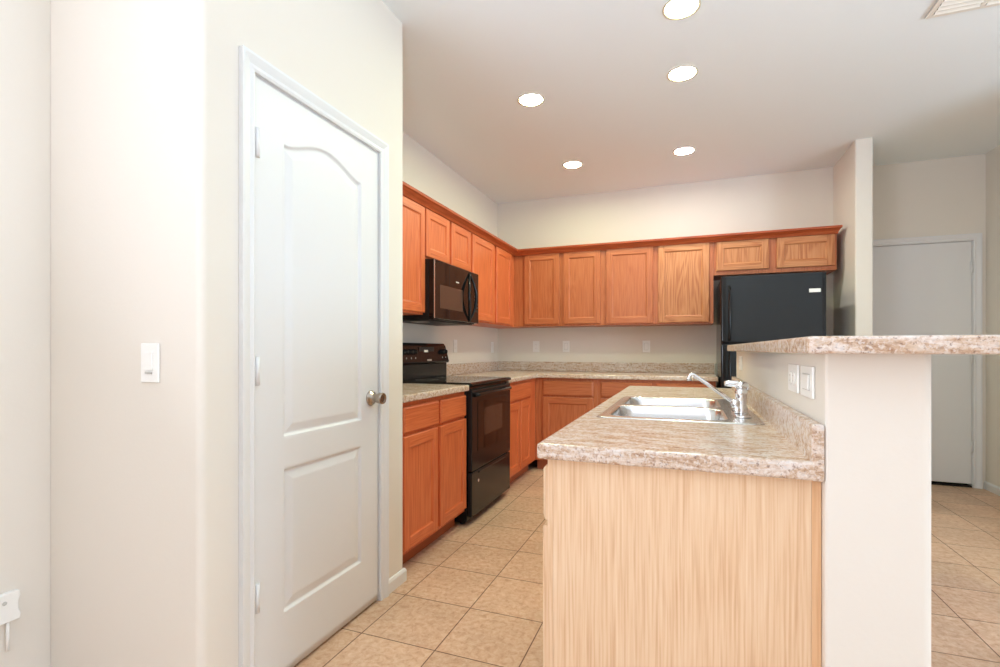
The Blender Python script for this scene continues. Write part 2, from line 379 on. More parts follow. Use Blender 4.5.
# --- pantry door leaf: two moulded panels, the upper with an arched head
def door_leaf():
    bm = bmesh.new(); w = DY1-DY0-0.002; h = DH-0.012
    px0, px1 = 0.127, 0.127+0.436
    sp, rise = 1.842, 0.056
    def arch(x):
        t = (x-px0)/(px1-px0); t = min(max(t, 0), 1)
        s = min(max((t-0.04)/0.92, 0), 1)
        return sp + rise*(0.5-0.5*math.cos(2*math.pi*s))**0.72
    def inside(x, z):
        d1 = min(x-px0, px1-x, z-0.826, (arch(x)-z)*0.93)
        d2 = min(x-px0, px1-x, z-0.215, 0.712-z)
        return max(d1, d2)
    def height(d):
        pts = [(-1, 0), (0, 0), (0.007, 0.009), (0.012, 0.0095), (0.040, 0.0015), (0.046, 0.001), (9, 0.001)]
        for (a, ha), (b, hb) in zip(pts, pts[1:]):
            if a <= d <= b: return ha + (hb-ha)*(d-a)/(b-a)
        return 0
    def lines(L, keys, step, fine):
        s = set([0.0, L]); k = 0.0
        while k < L: s.add(round(k, 5)); k += step
        for a, b in keys:
            q = a
            while q <= b: s.add(round(q, 5)); q += fine
        s = sorted(s); out = [s[0]]
        for q in s[1:]:
            if q-out[-1] > 0.0012: out.append(q)
        out[-1] = L; return out
    xs = lines(w, [(px0-0.002, px0+0.05), (px1-0.05, px1+0.002)], 0.008, 0.0025)
    zs = lines(h, [(0.213, 0.265), (0.662, 0.714), (0.824, 0.876), (1.78, 1.90)], 0.03, 0.0025)
    V = [[bm.verts.new((x, height(inside(x, z)), z)) for x in xs] for z in zs]
    for j in range(len(zs)-1):
        for i in range(len(xs)-1):
            f = bm.faces.new((V[j][i], V[j][i+1], V[j+1][i+1], V[j+1][i])); f.smooth = True
    B = [bm.verts.new(p) for p in ((0, 0.035, 0), (w, 0.035, 0), (w, 0.035, h), (0, 0.035, h))]
    bm.faces.new((B[3], B[2], B[1], B[0]))
    bm.faces.new([V[0][i] for i in range(len(xs)-1, -1, -1)] + [B[0], B[1]])
    bm.faces.new([V[-1][i] for i in range(len(xs))] + [B[2], B[3]])
    bm.faces.new([V[j][0] for j in range(len(zs))] + [B[3], B[0]])
    bm.faces.new([V[j][-1] for j in range(len(zs)-1, -1, -1)] + [B[1], B[2]])
    bmesh.ops.recalc_face_normals(bm, faces=bm.faces[:])
    return bm
door1 = obj('door_1', door_leaf(), 'white'); door1['kind'] = 'structure'
door1.location = (XP+0.0005-0.001, DY0+0.001, 0.012); door1.rotation_euler = (0, 0, R90)
for z in (0.335, 1.07, 1.81):
    bm = bmesh.new(); tube(bm, [(0.004, -0.0085, z-0.058), (0.004, -0.0085, z+0.036)], 0.0080, 10)
    box(bm, -0.001, 0.022, -0.003, -0.0002, z-0.055, z+0.033)
    obj('hinge', bm, 'white', door1)
bm = bmesh.new(); ky = 1.852-DY0-0.002; kz = 0.914
lathe(bm, [(0.034, 0), (0.034, -0.004), (0.030, -0.009), (0.019, -0.013), (0.018, -0.024), (0.021, -0.036), (0.0245, -0.048), (0.0255, -0.060), (0.024, -0.065), (0.018, -0.066), (0.015, -0.062)], (ky, 0, kz), 'Y', 28)
obj('door_knob', bm, 'nickel', door1, label='round satin nickel knob')

# --- hall door: flush white leaf
bm = boxes((HX0, HX1-0.0005, 0.003, 0.04, 0.030, HH-0.001))
door2 = obj('door_2', bm, 'white', None, 0.002); door2['kind'] = 'structure'; door2.location = (0, YH, 0)
obj('gap_shade_strip', boxes((HX0-0.004, HX1+0.004, 0.004, 0.10, 0.0005, 0.012)), 'gap', door2)  # near-black strip in place of the shade under the door
for z in (0.336, 1.07, 1.818):
    bm = bmesh.new(); tube(bm, [(HX1-0.004, -0.0055, z-0.05), (HX1-0.004, -0.0055, z+0.05)], 0.006, 8)
    box(bm, HX1-0.014, HX1-0.001, 0.001, 0.0055, z-0.05, z+0.05); obj('hinge', bm, 'white', door2)
bm = bmesh.new(); lathe(bm, [(0.033, 0.006), (0.03, -0.006), (0.012, -0.01), (0.014, -0.03), (0.026, -0.045), (0.022, -0.062)], (HX0+0.07, 0, 0.93), 'Y', 20)
obj('door_knob', bm, 'nickel', door2)

# --- rear glass doors for daylight; side and left windows are unseen, added for light
bm = boxes((-1.3, -1.24, -3.08, -3.02, 0, 2.3), (0.94, 1.0, -3.08, -3.02, 0, 2.3), (-1.24, 0.94, -3.08, -3.02, 2.24, 2.3), (-0.18, -0.12, -3.08, -3.02, 0.05, 2.24), (-1.24, 0.94, -3.08, -3.02, 0, 0.05))
struct('window_1', bm, 'white')
bm = boxes((4.52, 4.58, -0.2, -0.14, 0.7, 2.2), (4.52, 4.58, 1.94, 2.0, 0.7, 2.2), (4.52, 4.58, -0.14, 1.94, 0.7, 0.76), (4.52, 4.58, -0.14, 1.94, 2.14, 2.2), (4.52, 4.58, 0.87, 0.93, 0.76, 2.14))
struct('added_window_side', bm, 'white')  # unseen window, added to light the right side
bm = boxes((-2.10, -2.04, -2.4, -2.34, 0.8, 2.1), (-2.10, -2.04, -0.66, -0.6, 0.8, 2.1), (-2.10, -2.04, -2.34, -0.66, 0.8, 0.86), (-2.10, -2.04, -2.34, -0.66, 2.04, 2.1), (-2.10, -2.04, -1.53, -1.47, 0.86, 2.04))
struct('added_window_left', bm, 'white')  # unseen window, added to even out the light

# ------------------------------------------------------------------ ceiling fittings
def can_light(x, y, label, warm=True, power=1.0, grp='recessed ceiling lights'):
    t = thing('recessed_light', label, 'ceiling light', (x, y, H), 0, grp)
    bm = bmesh.new()
    lathe(bm, [(0.0725, -0.0006), (0.086, -0.0006), (0.0855, -0.004), (0.079, -0.006), (0.0725, -0.002)], seg=40)
    # open the ring (lathe caps are removed)
    for f in [f for f in bm.faces if len(f.verts) > 8]: bm.faces.remove(f)
    obj('trim_ring', bm, 'ring_shade', t)
    bm = bmesh.new(); lathe(bm, [(0.072, -0.0008), (0.072, -0.0012), (0.070, -0.0016)], seg=40)
    key = 'lens_w' if warm else 'lens_c'
    if key not in M: M[key] = emis('lit_warm_lens' if warm else 'lit_cool_lens', CAN[1]+(1,) if warm else (1.0, 0.97, 0.94, 1), CAN[0]*(1.0 if warm else 1.3))
    obj('lens', bm, key, t)
can_light(-0.024, 2.47, 'round recessed ceiling light cut by the top edge, nearest the camera')
can_light(-0.024, 3.065, 'round recessed ceiling light, middle one of the right-hand row of three')
can_light(-0.935, 3.045, 'round recessed ceiling light on the left, nearer of the left-hand pair')
can_light(-0.925, 4.24, 'round recessed ceiling light at the left nearest the corner of the back cabinets')
can_light(-0.021, 4.265, 'brightest cool-white recessed ceiling light, farthest of the right-hand row', warm=False)

t = thing('ceiling_vent', 'white louvred ceiling air vent at the top right corner', 'vent', (1.075, 2.66, H))
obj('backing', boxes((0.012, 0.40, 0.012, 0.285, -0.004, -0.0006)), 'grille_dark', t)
obj('frame', boxes((0, 0.42, 0, 0.022, -0.010, -0.0045), (0, 0.42, 0.278, 0.30, -0.010, -0.0045), (0, 0.022, 0.022, 0.278, -0.010, -0.0045), (0.398, 0.42, 0.022, 0.278, -0.010, -0.0045), (0.195, 0.215, 0.022, 0.278, -0.012, -0.0045)), 'vent', t, 0.002)
for sx in (0.024, 0.217):
    for k in range(8):
        y = 0.03+k*0.031; bm = bmesh.new()
        prism(bm, [(y, -0.0045), (y+0.004, -0.0045), (y+0.026, -0.016), (y+0.022, -0.016)], sx, sx+0.169, 'X')
        obj('slat', bm, 'vent', t)

# ------------------------------------------------------------------ switches and outlets
def plate(name, label, cat, loc, rotz, kind, horizontal=False, grp=None, w=0.072, h=0.116):
    """cover plate; local x along the wall, local -y out of the wall"""
    t = thing(name, label, cat, loc, rotz, grp)
    sw, sh = (h, w) if horizontal else (w, h)
    obj('cover_plate', boxes((-sw/2, sw/2, -0.006, -0.0006, -sh/2, sh/2)), 'plastic', t, 0.0022)
    def B(a0, a1, b0, b1, y0, y1):
        return (b0, b1, y0, y1, a0, a1) if horizontal else (a0, a1, y0, y1, b0, b1)
    if kind == 'outlet':
        for s in (-1, 1):
            c = 0.0195*s; bm = bmesh.new()
            pts = rrect(-0.0165, 0.0165, c-0.014, c+0.014, 0.009, 4)
            if horizontal: pts = [(b, a) for a, b in pts]
            prism(bm, pts, -0.0085, -0.0062, 'Y'); f = obj('receptacle', bm, 'plastic', t)
            obj('slot', boxes(B(-0.008, -0.0058, c-0.004, c+0.005, -0.0089, -0.0087), B(0.0055, 0.0078, c-0.004, c+0.005, -0.0089, -0.0087)), 'plastic_shadow', f)
    elif kind == 'rocker':
        obj('rocker', boxes(B(-0.0165, 0.0165, -0.033, 0.033, -0.0095, -0.0062)), 'plastic', t, 0.001)
        obj('rocker_gap', boxes(B(-0.0185, 0.0185, -0.0355, 0.0355, -0.0063, -0.0060)), 'plastic_shadow', t)
    elif kind == 'toggle':
        obj('toggle', boxes(B(-0.004, 0.004, -0.003, 0.011, -0.018, -0.0062)), 'plastic', t, 0.001)
        obj('toggle_bezel', boxes(B(-0.006, 0.006, -0.013, 0.013, -0.0068, -0.0061)), 'plastic_shadow', t)
    elif kind == 'dimmer':
        obj('rocker', boxes(B(-0.0165, 0.0165, -0.022, 0.033, -0.0095, -0.0062)), 'plastic', t, 0.001)
        obj('slider', boxes(B(-0.014, 0.014, -0.033, -0.026, -0.011, -0.0062)), 'plastic_shadow', t, 0.001)
    return t
plate('wall_switch', 'white rocker wall switch on the bright wall left of the white panel door', 'light switch', (-1.515, YP0, 1.10), 0, 'dimmer', w=0.078, h=0.118)
plate('wall_outlet', 'small white outlet on the back wall, nearest the left corner', 'outlet', (-1.508, YB, 1.173), 0, 'outlet', grp='plates on the back wall')
plate('wall_switch', 'small white switch plate on the back wall, middle one of three', 'light switch', (-1.183, YB, 1.173), 0, 'rocker', grp='plates on the back wall')
plate('wall_outlet', 'small white plate on the back wall, nearest the refrigerator', 'outlet', (-0.376, YB, 1.171), 0, 'rocker', grp='plates on the back wall')
plate('wall_outlet', 'white outlet on the left wall just past the black range', 'outlet', (XL, 4.025, 1.172), R90, 'outlet', grp='plates on the left kitchen wall')
plate('wall_outlet', 'white outlet on the left wall close to the back corner', 'outlet', (XL, 4.93, 1.165), R90, 'outlet', grp='plates on the left kitchen wall')
plate('wall_outlet', 'sideways white plate under the bar top, nearest the end of the bar wall', 'outlet', (WX0, 1.292, 1.068), -R90, 'rocker', True, 'plates on the bar wall', w=0.07, h=0.118)
plate('wall_outlet', 'sideways white outlet under the bar top, behind the one nearest the end', 'outlet', (WX0, 1.446, 1.068), -R90, 'outlet', True, 'plates on the bar wall', w=0.07, h=0.118)
plate('wall_outlet', 'sideways white outlet at the far end of the bar wall, behind the faucet', 'outlet', (WX0, 2.78, 1.072), -R90, 'outlet', True, 'plates on the bar wall', w=0.07, h=0.118)
# white plastic fitting low on the left wall, cut by the frame
t = thing('wall_fitting', 'white plastic wall fitting low on the left edge with a thin stem hanging below', 'wall fitting', (-2.01, 0.87, 0.33), R90)
bm = bmesh.new()
prism(bm, [(-0.10, -0.046), (0.070, -0.046), (0.072, -0.03), (0.066, -0.012), (0.066, 0.012), (0.071, 0.028), (0.070, 0.044), (0.062, 0.046), (-0.10, 0.046)], -0.02, -0.0006, 'Y')
f = obj('cover_plate', bm, 'plastic', t, 0.003)
bm = bmesh.new(); lathe(bm, [(0.006, -0.0203), (0.006, -0.022), (0.004, -0.023)], (0.03, 0, 0.018), 'Y', 12); obj('screw', bm, 'plastic_shadow', t)
bm = bmesh.new(); tube(bm, [(0.042, -0.011, -0.047), (0.0415, -0.011, -0.09), (0.041, -0.011, -0.137)], 0.0045, 8); obj('stem', bm, 'plastic', t)

# ------------------------------------------------------------------ cabinets
def door_bm(w, h, th=0.019, rail=0.056):
    """framed door with a recessed flat field: local x 0..w, z 0..h, front at y=-th; slots: 0 upright grain, 1 level grain"""
    bm = bmesh.new()
    e = 0.004
    def strip(outer, inner, y0, y1, mis):
        (ox0, ox1, oz0, oz1), (ix0, ix1, iz0, iz1) = outer, inner
        O = [bm.verts.new(p) for p in ((ox0, y0, oz0), (ox1, y0, oz0), (ox1, y0, oz1), (ox0, y0, oz1))]
        I = [bm.verts.new(p) for p in ((ix0, y1, iz0), (ix1, y1, iz0), (ix1, y1, iz1), (ix0, y1, iz1))]
        for i in range(4):
            f = bm.faces.new((O[i], O[(i+1) % 4], I[(i+1) % 4], I[i])); f.material_index = mis[i]
    # bevelled outer edge
    strip((0, w, 0, h), (e, w-e, e, h-e), -th+e, -th, (1, 0, 1, 0))
    # rails between the stiles, drawn as quads
    r = rail
    def q(x0, x1, z0, z1, mi):
        v = [bm.verts.new(p) for p in ((x0, -th, z0), (x1, -th, z0), (x1, -th, z1), (x0, -th, z1))]; bm.faces.new(v).material_index = mi
    q(e, r, e, h-e, 0); q(w-r, w-e, e, h-e, 0); q(r, w-r, e, r, 1); q(r, w-r, h-r, h-e, 1)
    # joint shadow line between rail and field: steep step, then a bead
    strip((r, w-r, r, h-r), (r+0.002, w-r-0.002, r+0.002, h-r-0.002), -th, -th+0.005, (1, 0, 1, 0))
    strip((r+0.002, w-r-0.002, r+0.002, h-r-0.002), (r+0.010, w-r-0.010, r+0.010, h-r-0.010), -th+0.005, -th+0.009, (1, 0, 1, 0))
    v = [bm.verts.new(p) for p in ((r+0.010, -th+0.009, r+0.010), (w-r-0.010, -th+0.009, r+0.010), (w-r-0.010, -th+0.009, h-r-0.010), (r+0.010, -th+0.009, h-r-0.010))]
    bm.faces.new(v).material_index = 0
    # sides and back
    a = [bm.verts.new(p) for p in ((0, -th+e, 0), (w, -th+e, 0), (w, -th+e, h), (0, -th+e, h))]
    b = [bm.verts.new(p) for p in ((0, 0, 0), (w, 0, 0), (w, 0, h), (0, 0, h))]
    for i in range(4): bm.faces.new((a[i], b[i], b[(i+1) % 4], a[(i+1) % 4])).material_index = (1, 0, 1, 0)[i]
    bm.faces.new((b[3], b[2], b[1], b[0]))
    bmesh.ops.remove_doubles(bm, verts=bm.verts[:], dist=1e-5)
    return bm
def front_part(name, parent, x, z, w, h, mats, drawer=False, label=None, y=-0.0008):
    if drawer:
        bm = bmesh.new()
        e = 0.010; pts = [((0, w, 0, h), 0.0), ((0, w, 0, h), -0.011), ((e, w-e, e, h-e), -0.019)]
        rings = []
        for (x0, x1, z0, z1), yy in pts: rings.append([bm.verts.new(p) for p in ((x0, yy, z0), (x1, yy, z0), (x1, yy, z1), (x0, yy, z1))])
        for A, B in zip(rings, rings[1:]):
            for i in range(4): bm.faces.new((A[i], A[(i+1) % 4], B[(i+1) % 4], B[i]))
        bm.faces.new(rings[-1]); bm.faces.new(rings[0][::-1])
        bmesh.ops.recalc_face_normals(bm, faces=bm.faces[:])
        o = obj(name, bm, mats[1], parent, label=label)
    else:
        o = obj(name, door_bm(w, h), [mats[0], mats[1]], parent, label=label)
    o.location = (x, y, z); return o
def wall_cabinet(label, loc, rotz, w, z0, z1, depth, doors, mats, grp):
    """doors: list of (x0, x1, z0, z1[, mats, label])"""
    t = thing('wall_cabinet', label, 'cabinet', loc, rotz, grp)
    obj('carcass', boxes((0, w, 0.0195, depth, z0, z1)), mats[0], t)
    xs = [0] + [v for d in sorted(doors) for v in (d[0]+0.01, d[1]-0.01)] + [w]
    bl = [(xs[i], xs[i+1], 0, 0.019, z0, z1) for i in range(0, len(xs), 2)]
    for d in doors: bl += [(d[0]+0.01, d[1]-0.01, 0, 0.019, z0, d[2]+0.01), (d[0]+0.01, d[1]-0.01, 0, 0.019, d[3]-0.01, z1)]
    bl.append((0.02, w-0.02, 0.0165, 0.019, z0+0.02, z1-0.02))
    obj('face_frame', boxes(*bl), mats[0], t)
    for d in doors:
        m2 = d[4] if len(d) > 4 else mats
        front_part('door', t, d[0], d[2], d[1]-d[0], d[3]-d[2], m2, label=(d[5] if len(d) > 5 else None))
    return t
def base_cabinet(label, loc, rotz, w, depth, drawers, doors, mats, grp, shell=False, zt=0.8745, kick=0.07):
    t = thing('base_cabinet', label, 'cabinet', loc, rotz, grp)
    if shell:
        obj('carcass', boxes((0, 0.015, 0.0195, depth, 0.1, zt), (w-0.015, w, 0.0195, depth, 0.1, zt), (0.015, w-0.015, 0.0195, depth, 0.1, 0.115), (0.015, w-0.015, depth-0.006, depth, 0.115, zt)), mats[0], t)
    else:
        obj('carcass', boxes((0, w, 0.0195, depth, 0.1, zt)), mats[0], t)
    obj('face_frame', boxes((0, w, 0, 0.019, 0.1, zt)), mats[0], t)
    obj('toe_kick', boxes((0, w, kick, kick+0.012, 0.0005, 0.0995)), 'kick', t)
    for x0, x1 in drawers: front_part('drawer', t, x0, 0.715, x1-x0, 0.135, mats, True)
    for x0, x1 in doors: front_part('door', t, x0, 0.125, x1-x0, 0.575, mats)
    return t
RED, OAK, GOLD = ('red', 'red_x'), ('oak', 'oak_x'), ('gold', 'gold_x')
XU = -1.645                                   # face frame plane of the left uppers
dU = XU - XL - 0.001
GU = 'upper cabinets of the kitchen'; GB = 'base cabinets of the kitchen'
wall_cabinet('orange oak wall cabinet on the left wall, nearest the camera, beside the black microwave', (XU, 2.1195, 0), R90, 0.790, 1.372, 2.10, dU,
             [(0.025, 0.383, 1.385, 2.085), (0.405, 0.785, 1.385, 2.085)], RED, GU)
wall_cabinet('short two-door oak wall cabinet directly above the black microwave', (XU, 2.9105, 0), R90, 0.748, 1.752, 2.10, dU,
             [(0.010, 0.360, 1.765, 2.085), (0.394, 0.738, 1.765, 2.085)], RED, GU)
wall_cabinet('tall oak wall cabinet on the left wall between the microwave and the corner', (XU, 3.66, 0), R90, YB-3.661, 1.372, 2.10, dU,
             [(0.028, 0.50, 1.385, 2.085), (0.570, 0.985, 1.385, 2.085)], RED, GU)
YU = 4.76; dV = YB-YU-0.001
wall_cabinet('two-door oak wall cabinet on the back wall, starting at the left corner', (XU+0.001, YU, 0), 0, 0.898, 1.372, 2.10, dV,
             [(0.114, 0.474, 1.390, 2.088), (0.514, 0.874, 1.390, 2.088)], OAK, GU)
wall_cabinet('two-door oak wall cabinet on the back wall with a golden right door, left of refrigerator', (-0.746, YU, 0), 0, 0.966, 1.372, 2.10, dV,
             [(0.030, 0.456, 1.385, 2.088), (0.500, 0.932, 1.385, 2.088, GOLD, 'lighter golden oak door')], OAK, GU)
wall_cabinet('short wide two-door oak wall cabinet above the black refrigerator', (0.221, YU, 0), 0, 0.925, 1.795, 2.10, dV,
             [(0.020, 0.432, 1.830, 2.085, GOLD), (0.490, 0.908, 1.830, 2.085, GOLD)], ('oak', 'oak_x'), GU)
# crown moulding: profile swept along the two runs and mitred at the corner
prof = [(0.0, 2.085), (0.006, 2.085), (0.010, 2.094), (0.016, 2.104), (0.034, 2.122), (0.044, 2.127), (0.046, 2.143), (0.0, 2.143)]
bm = bmesh.new()
cf = 0.0195
path = [((XU+cf, 2.1195), (1, 0)), ((XU+cf, YU-cf), (1, -1)), ((1.1455, YU-cf), (0.55, -1)), ((1.1455, YB-0.001), (0.55, 0))]
rings = [[bm.verts.new((p[0]+d[0]*o, p[1]+d[1]*o, z)) for o, z in prof] for p, d in path]
fs = []
for k, (A, B) in enumerate(zip(rings, rings[1:])):
    for i in range(len(prof)):
        f = bm.faces.new((A[i], A[(i+1) % 8], B[(i+1) % 8], B[i])); f.material_index = 1 if k in (0, 2) else 0; fs.append(f)
fs += [bm.faces.new(rings[0]), bm.faces.new(rings[-1])]
bmesh.ops.recalc_face_normals(bm, faces=fs)
# level top board of the cabinets behind the moulding
box(bm, XL+0.001, XU+cf-0.001, 2.1195, YB-0.001, 2.1008, 2.112, 1); box(bm, XU+cf, 1.1455, YU-cf+0.001, YB-0.001, 2.1008, 2.112, 0)
tag(obj('crown_molding', bm, ['crown', 'crown_y']), 'dark reddish oak crown moulding along the tops of the wall cabinets', 'moulding')

XB = -1.34; dB = XB-XL-0.001
base_cabinet('oak base cabinet with two drawers between the pantry wall and the black range', (XB, 2.1195, 0), R90, 0.784, dB,
             [(0.03, 0.405), (0.430, 0.776)], [(0.03, 0.388), (0.418, 0.776)], RED, GB)
YC = 4.50
base_cabinet('narrow oak base cabinet on the left wall between the range and the corner', (XB, 3.662, 0), R90, YC-3.664, dB,
             [(0.035, 0.640)], [(0.035, 0.330), (0.350, 0.640)], RED, GB)
base_cabinet('oak base cabinet with one drawer and one door at the back corner', (-1.3395, YC, 0), 0, 0.5845, YB-YC-0.001,
             [(0.076, 0.547)], [(0.076, 0.547)], OAK, GB)
base_cabinet('wide oak base cabinet left of the refrigerator, partly hidden by the island', (-0.754, YC, 0), 0, 0.98, YB-YC-0.001,
             [(0.030, 0.470), (0.505, 0.95)], [(0.030, 0.470), (0.505, 0.95)], OAK, GB)
# island cabinets (fronts face the aisle)
XI = -0.319
PALE = ('pale', 'pale')  # island fronts share the veneer colour brightened for strong light
base_cabinet('island base cabinet with brightly lit pale oak drawer and door edges, at the near end', (XI, 2.10, 0), -R90, 0.905, WX0-XI-0.003,
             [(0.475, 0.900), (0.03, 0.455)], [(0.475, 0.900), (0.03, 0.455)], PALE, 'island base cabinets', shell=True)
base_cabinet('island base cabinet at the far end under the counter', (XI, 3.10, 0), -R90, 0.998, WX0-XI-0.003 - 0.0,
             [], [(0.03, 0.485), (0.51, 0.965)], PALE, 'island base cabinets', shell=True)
t = thing('island_end_panel', 'brightly lit pale oak end panel of the island facing the camera', 'panel', (0, 1.176, 0))
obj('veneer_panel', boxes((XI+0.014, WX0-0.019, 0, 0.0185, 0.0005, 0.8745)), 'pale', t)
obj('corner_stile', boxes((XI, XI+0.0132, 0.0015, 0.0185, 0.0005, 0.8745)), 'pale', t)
obj('filler_strip', boxes((WX0-0.0185, WX0-0.0012, 0.0008, 0.0185, 0.0005, 0.8745)), 'pale_strip', t, label='darker honey oak filler strip')

# ------------------------------------------------------------------ worktops
CZ0, CZ1 = 0.876, 0.914
XC = -1.304; YCF = 4.46
bm = boxes((XL+0.0008, XC, 2.1195, 2.9045, CZ0, CZ1))
o = thing('countertop', 'short speckled tan countertop left of the black range', 'countertop', (0, 0, 0))
obj('worktop', bm, 'laminate', o, 0.008, 3)
obj('backsplash', boxes((XL+0.0008, XL+0.02, 2.1195, 2.9045, CZ1+0.0003, 1.012)), 'laminate', o, 0.003)
o = thing('countertop', 'speckled brown L-shaped countertop along the back wall under the outlets', 'countertop', (0, 0, 0))
bm = bmesh.new()
cells(bm, [XL+0.0008, XC, 0.243], [3.6615, YCF, YB-0.0008], CZ0, CZ1, lambda i, j: not (i == 1 and j == 0))
obj('worktop', bm, 'laminate', o, 0.008, 3)
bm = bmesh.new(); cells(bm, [XL+0.0008, XL+0.020, 0.243], [3.6615, YB-0.02, YB-0.0008], CZ1+0.0003, 1.012, lambda i, j: not (i == 1 and j == 0))
obj('backsplash', bm, 'laminate', o, 0.003)
obj('end_cap', boxes((0.2433, 0.247, YB-0.022, YB-0.0008, CZ0, 1.013)), 'plastic', o, label='pale end cap')

IX0, IX1, IY0, IY1 = -0.340, WX0-0.0008, 1.150, 3.20
SX0, SX1, SY0, SY1 = -0.285, 0.222, 1.655, 2.440      # sink outline
o = thing('countertop', 'speckled pinkish tan island countertop holding the steel sink', 'countertop', (0, 0, 0))
bm = bmesh.new()
cells(bm, [IX0, SX0+0.014, SX1-0.014, 0.250], [IY0, SY0+0.014, SY1-0.014, IY1], CZ0, CZ1, lambda i, j: not (i == 1 and j == 1))
obj('worktop', bm, 'laminate', o, 0.007, 3)
obj('backsplash', boxes((0.2350, IX1, IY0-0.0006, 3.055, CZ0-0.0005, 0.990)), 'laminate', o, 0.004, 2)
o = thing('bar_top', 'raised speckled granite-look bar top on the white bar wall', 'bar top', (0, 0, 0))
bm = bmesh.new(); prism(bm, rrect(0.214, 0.78, 1.075, 3.10, 0.012, 4), 1.132, 1.1655)
obj('worktop', bm, 'laminate', o, 0.006, 3)

# ------------------------------------------------------------------ sink: rim, faucet deck and two bowls pressed from one sheet
def rr_in(x, y, x0, x1, y0, y1, r):
    """distance inside a rounded rectangle (positive inside)"""
    cx, cy = (x0+x1)/2, (y0+y1)/2; hx, hy = (x1-x0)/2-r, (y1-y0)/2-r
    qx, qy = abs(x-cx)-hx, abs(y-cy)-hy
    return r - (math.hypot(max(qx, 0), max(qy, 0)) + min(max(qx, qy), 0))
sb = [(-0.250, 0.120, 1.690, 2.025), (-0.250, 0.120, 2.060, 2.405)]
def sink_z(x, y):
    z = 0.0035
    do = rr_in(x, y, SX0, SX1, SY0, SY1, 0.03)
    if do < 0.008: z = 0.0005 + 0.003*max(do, 0)/0.008
    for b in sb:
        d = rr_in(x, y, *b, 0.055)
        if d > 0:
            if d < 0.006: z = 0.0035-0.006*(d/0.006)**2
            elif d < 0.030: z = -0.0025-0.135*(d-0.006)/0.024
            elif d < 0.055: q = (d-0.030)/0.025; z = -0.1375-0.022*(1-(1-q)**2)
            else: z = -0.1595-0.002*min((d-0.055)/0.1, 1)
            cx, cy = (b[0]+b[1])/2, (b[2]+b[3])/2; q = math.hypot(x-cx, y-cy)
            if q < 0.042: z -= 0.006*min((0.042-q)/0.008, 1)
    return z
bm = bmesh.new(); nx, ny = 110, 166
V = []
for j in range(ny+1):
    row = []
    for i in range(nx+1):
        x = SX0+(SX1-SX0)*i/nx; y = SY0+(SY1-SY0)*j/ny
        row.append(bm.verts.new((x, y, CZ1+0.0002+sink_z(x, y))) if rr_in(x, y, SX0, SX1, SY0, SY1, 0.03) > -0.0008 else None)
    V.append(row)
for j in range(ny):
    for i in range(nx):
        q = (V[j][i], V[j][i+1], V[j+1][i+1], V[j+1][i])
        if all(q): bm.faces.new(q).smooth = True
sink = thing('kitchen_sink', 'double-bowl stainless steel sink set in the island countertop', 'sink', (0, 0, 0))
o = obj('basin', bm, 'steel', sink)
md = o.modifiers.new('thickness', 'SOLIDIFY'); md.thickness = 0.0008; md.offset = 0
for b in sb:
    bm = bmesh.new(); lathe(bm, [(0.036, 0), (0.036, 0.003), (0.030, 0.004), (0.024, 0.001), (0.008, 0.001), (0.006, 0.008), (0.002, 0.009)], ((b[0]+b[1])/2, (b[2]+b[3])/2, CZ1-0.166), 'Z', 24)
    obj('drain_strainer', bm, 'chrome', sink)

# ------------------------------------------------------------------ faucet
FX, FY, FZ = 0.172, 1.86, CZ1+0.0042
fa = thing('faucet', 'chrome single-lever faucet with a long swivel spout behind the sink', 'faucet', (FX, FY, FZ))
bm = bmesh.new(); prism(bm, rrect(-0.026, 0.026, -0.085, 0.085, 0.025, 8), 0, 0.007)
obj('escutcheon', bm, 'chrome', fa, 0.003)
bm = bmesh.new(); lathe(bm, [(0.024, 0.0072), (0.024, 0.016), (0.018, 0.024), (0.017, 0.062), (0.019, 0.068), (0.0195, 0.082), (0.016, 0.090)], seg=28)
obj('body', bm, 'chrome', fa)
bm = bmesh.new()
lathe(bm, [(0.010, 0.0905), (0.019, 0.092), (0.0195, 0.106), (0.014, 0.112), (0.004, 0.114)], seg=24)
tube(bm, [(0.010, 0, 0.103), (-0.015, -0.001, 0.105), (-0.040, -0.004, 0.107), (-0.052, -0.005, 0.106)], [0.0125, 0.012, 0.011, 0.008], 12)
tube(bm, [(0.006, 0, 0.104), (0.016, 0, 0.102), (0.0205, 0, 0.094), (0.021, 0, 0.084)], [0.012, 0.009, 0.006, 0.005], 10)
obj('lever', bm, 'chrome', fa)
bm = bmesh.new()
p = [(-0.012, -0.002, 0.042), (-0.026, -0.004, 0.045)] + bez((-0.035, -0.005, 0.050), (-0.08, -0.01, 0.082), (-0.115, -0.012, 0.112), (-0.148, -0.014, 0.132), 10) + bez((-0.150, -0.0145, 0.133), (-0.158, -0.015, 0.139), (-0.164, -0.016, 0.139), (-0.165, -0.016, 0.114), 6)
tube(bm, p, [0.010, 0.009]+[0.0062]*11+[0.0066]*5+[0.0085, 0.0092], 14)
obj('spout', bm, 'chrome', fa)
bm = bmesh.new(); lathe(bm, [(0.012, -0.014), (0.0145, -0.008), (0.0145, 0.008), (0.012, 0.014)], (-0.018, -0.012, 0.040), 'Z', 18)
lathe(bm, [(0.010, -0.018), (0.012, -0.008), (0.010, 0.004)], (-0.014, -0.018, 0.026), 'Z', 18)
obj('spout_collar', bm, 'chrome', fa)

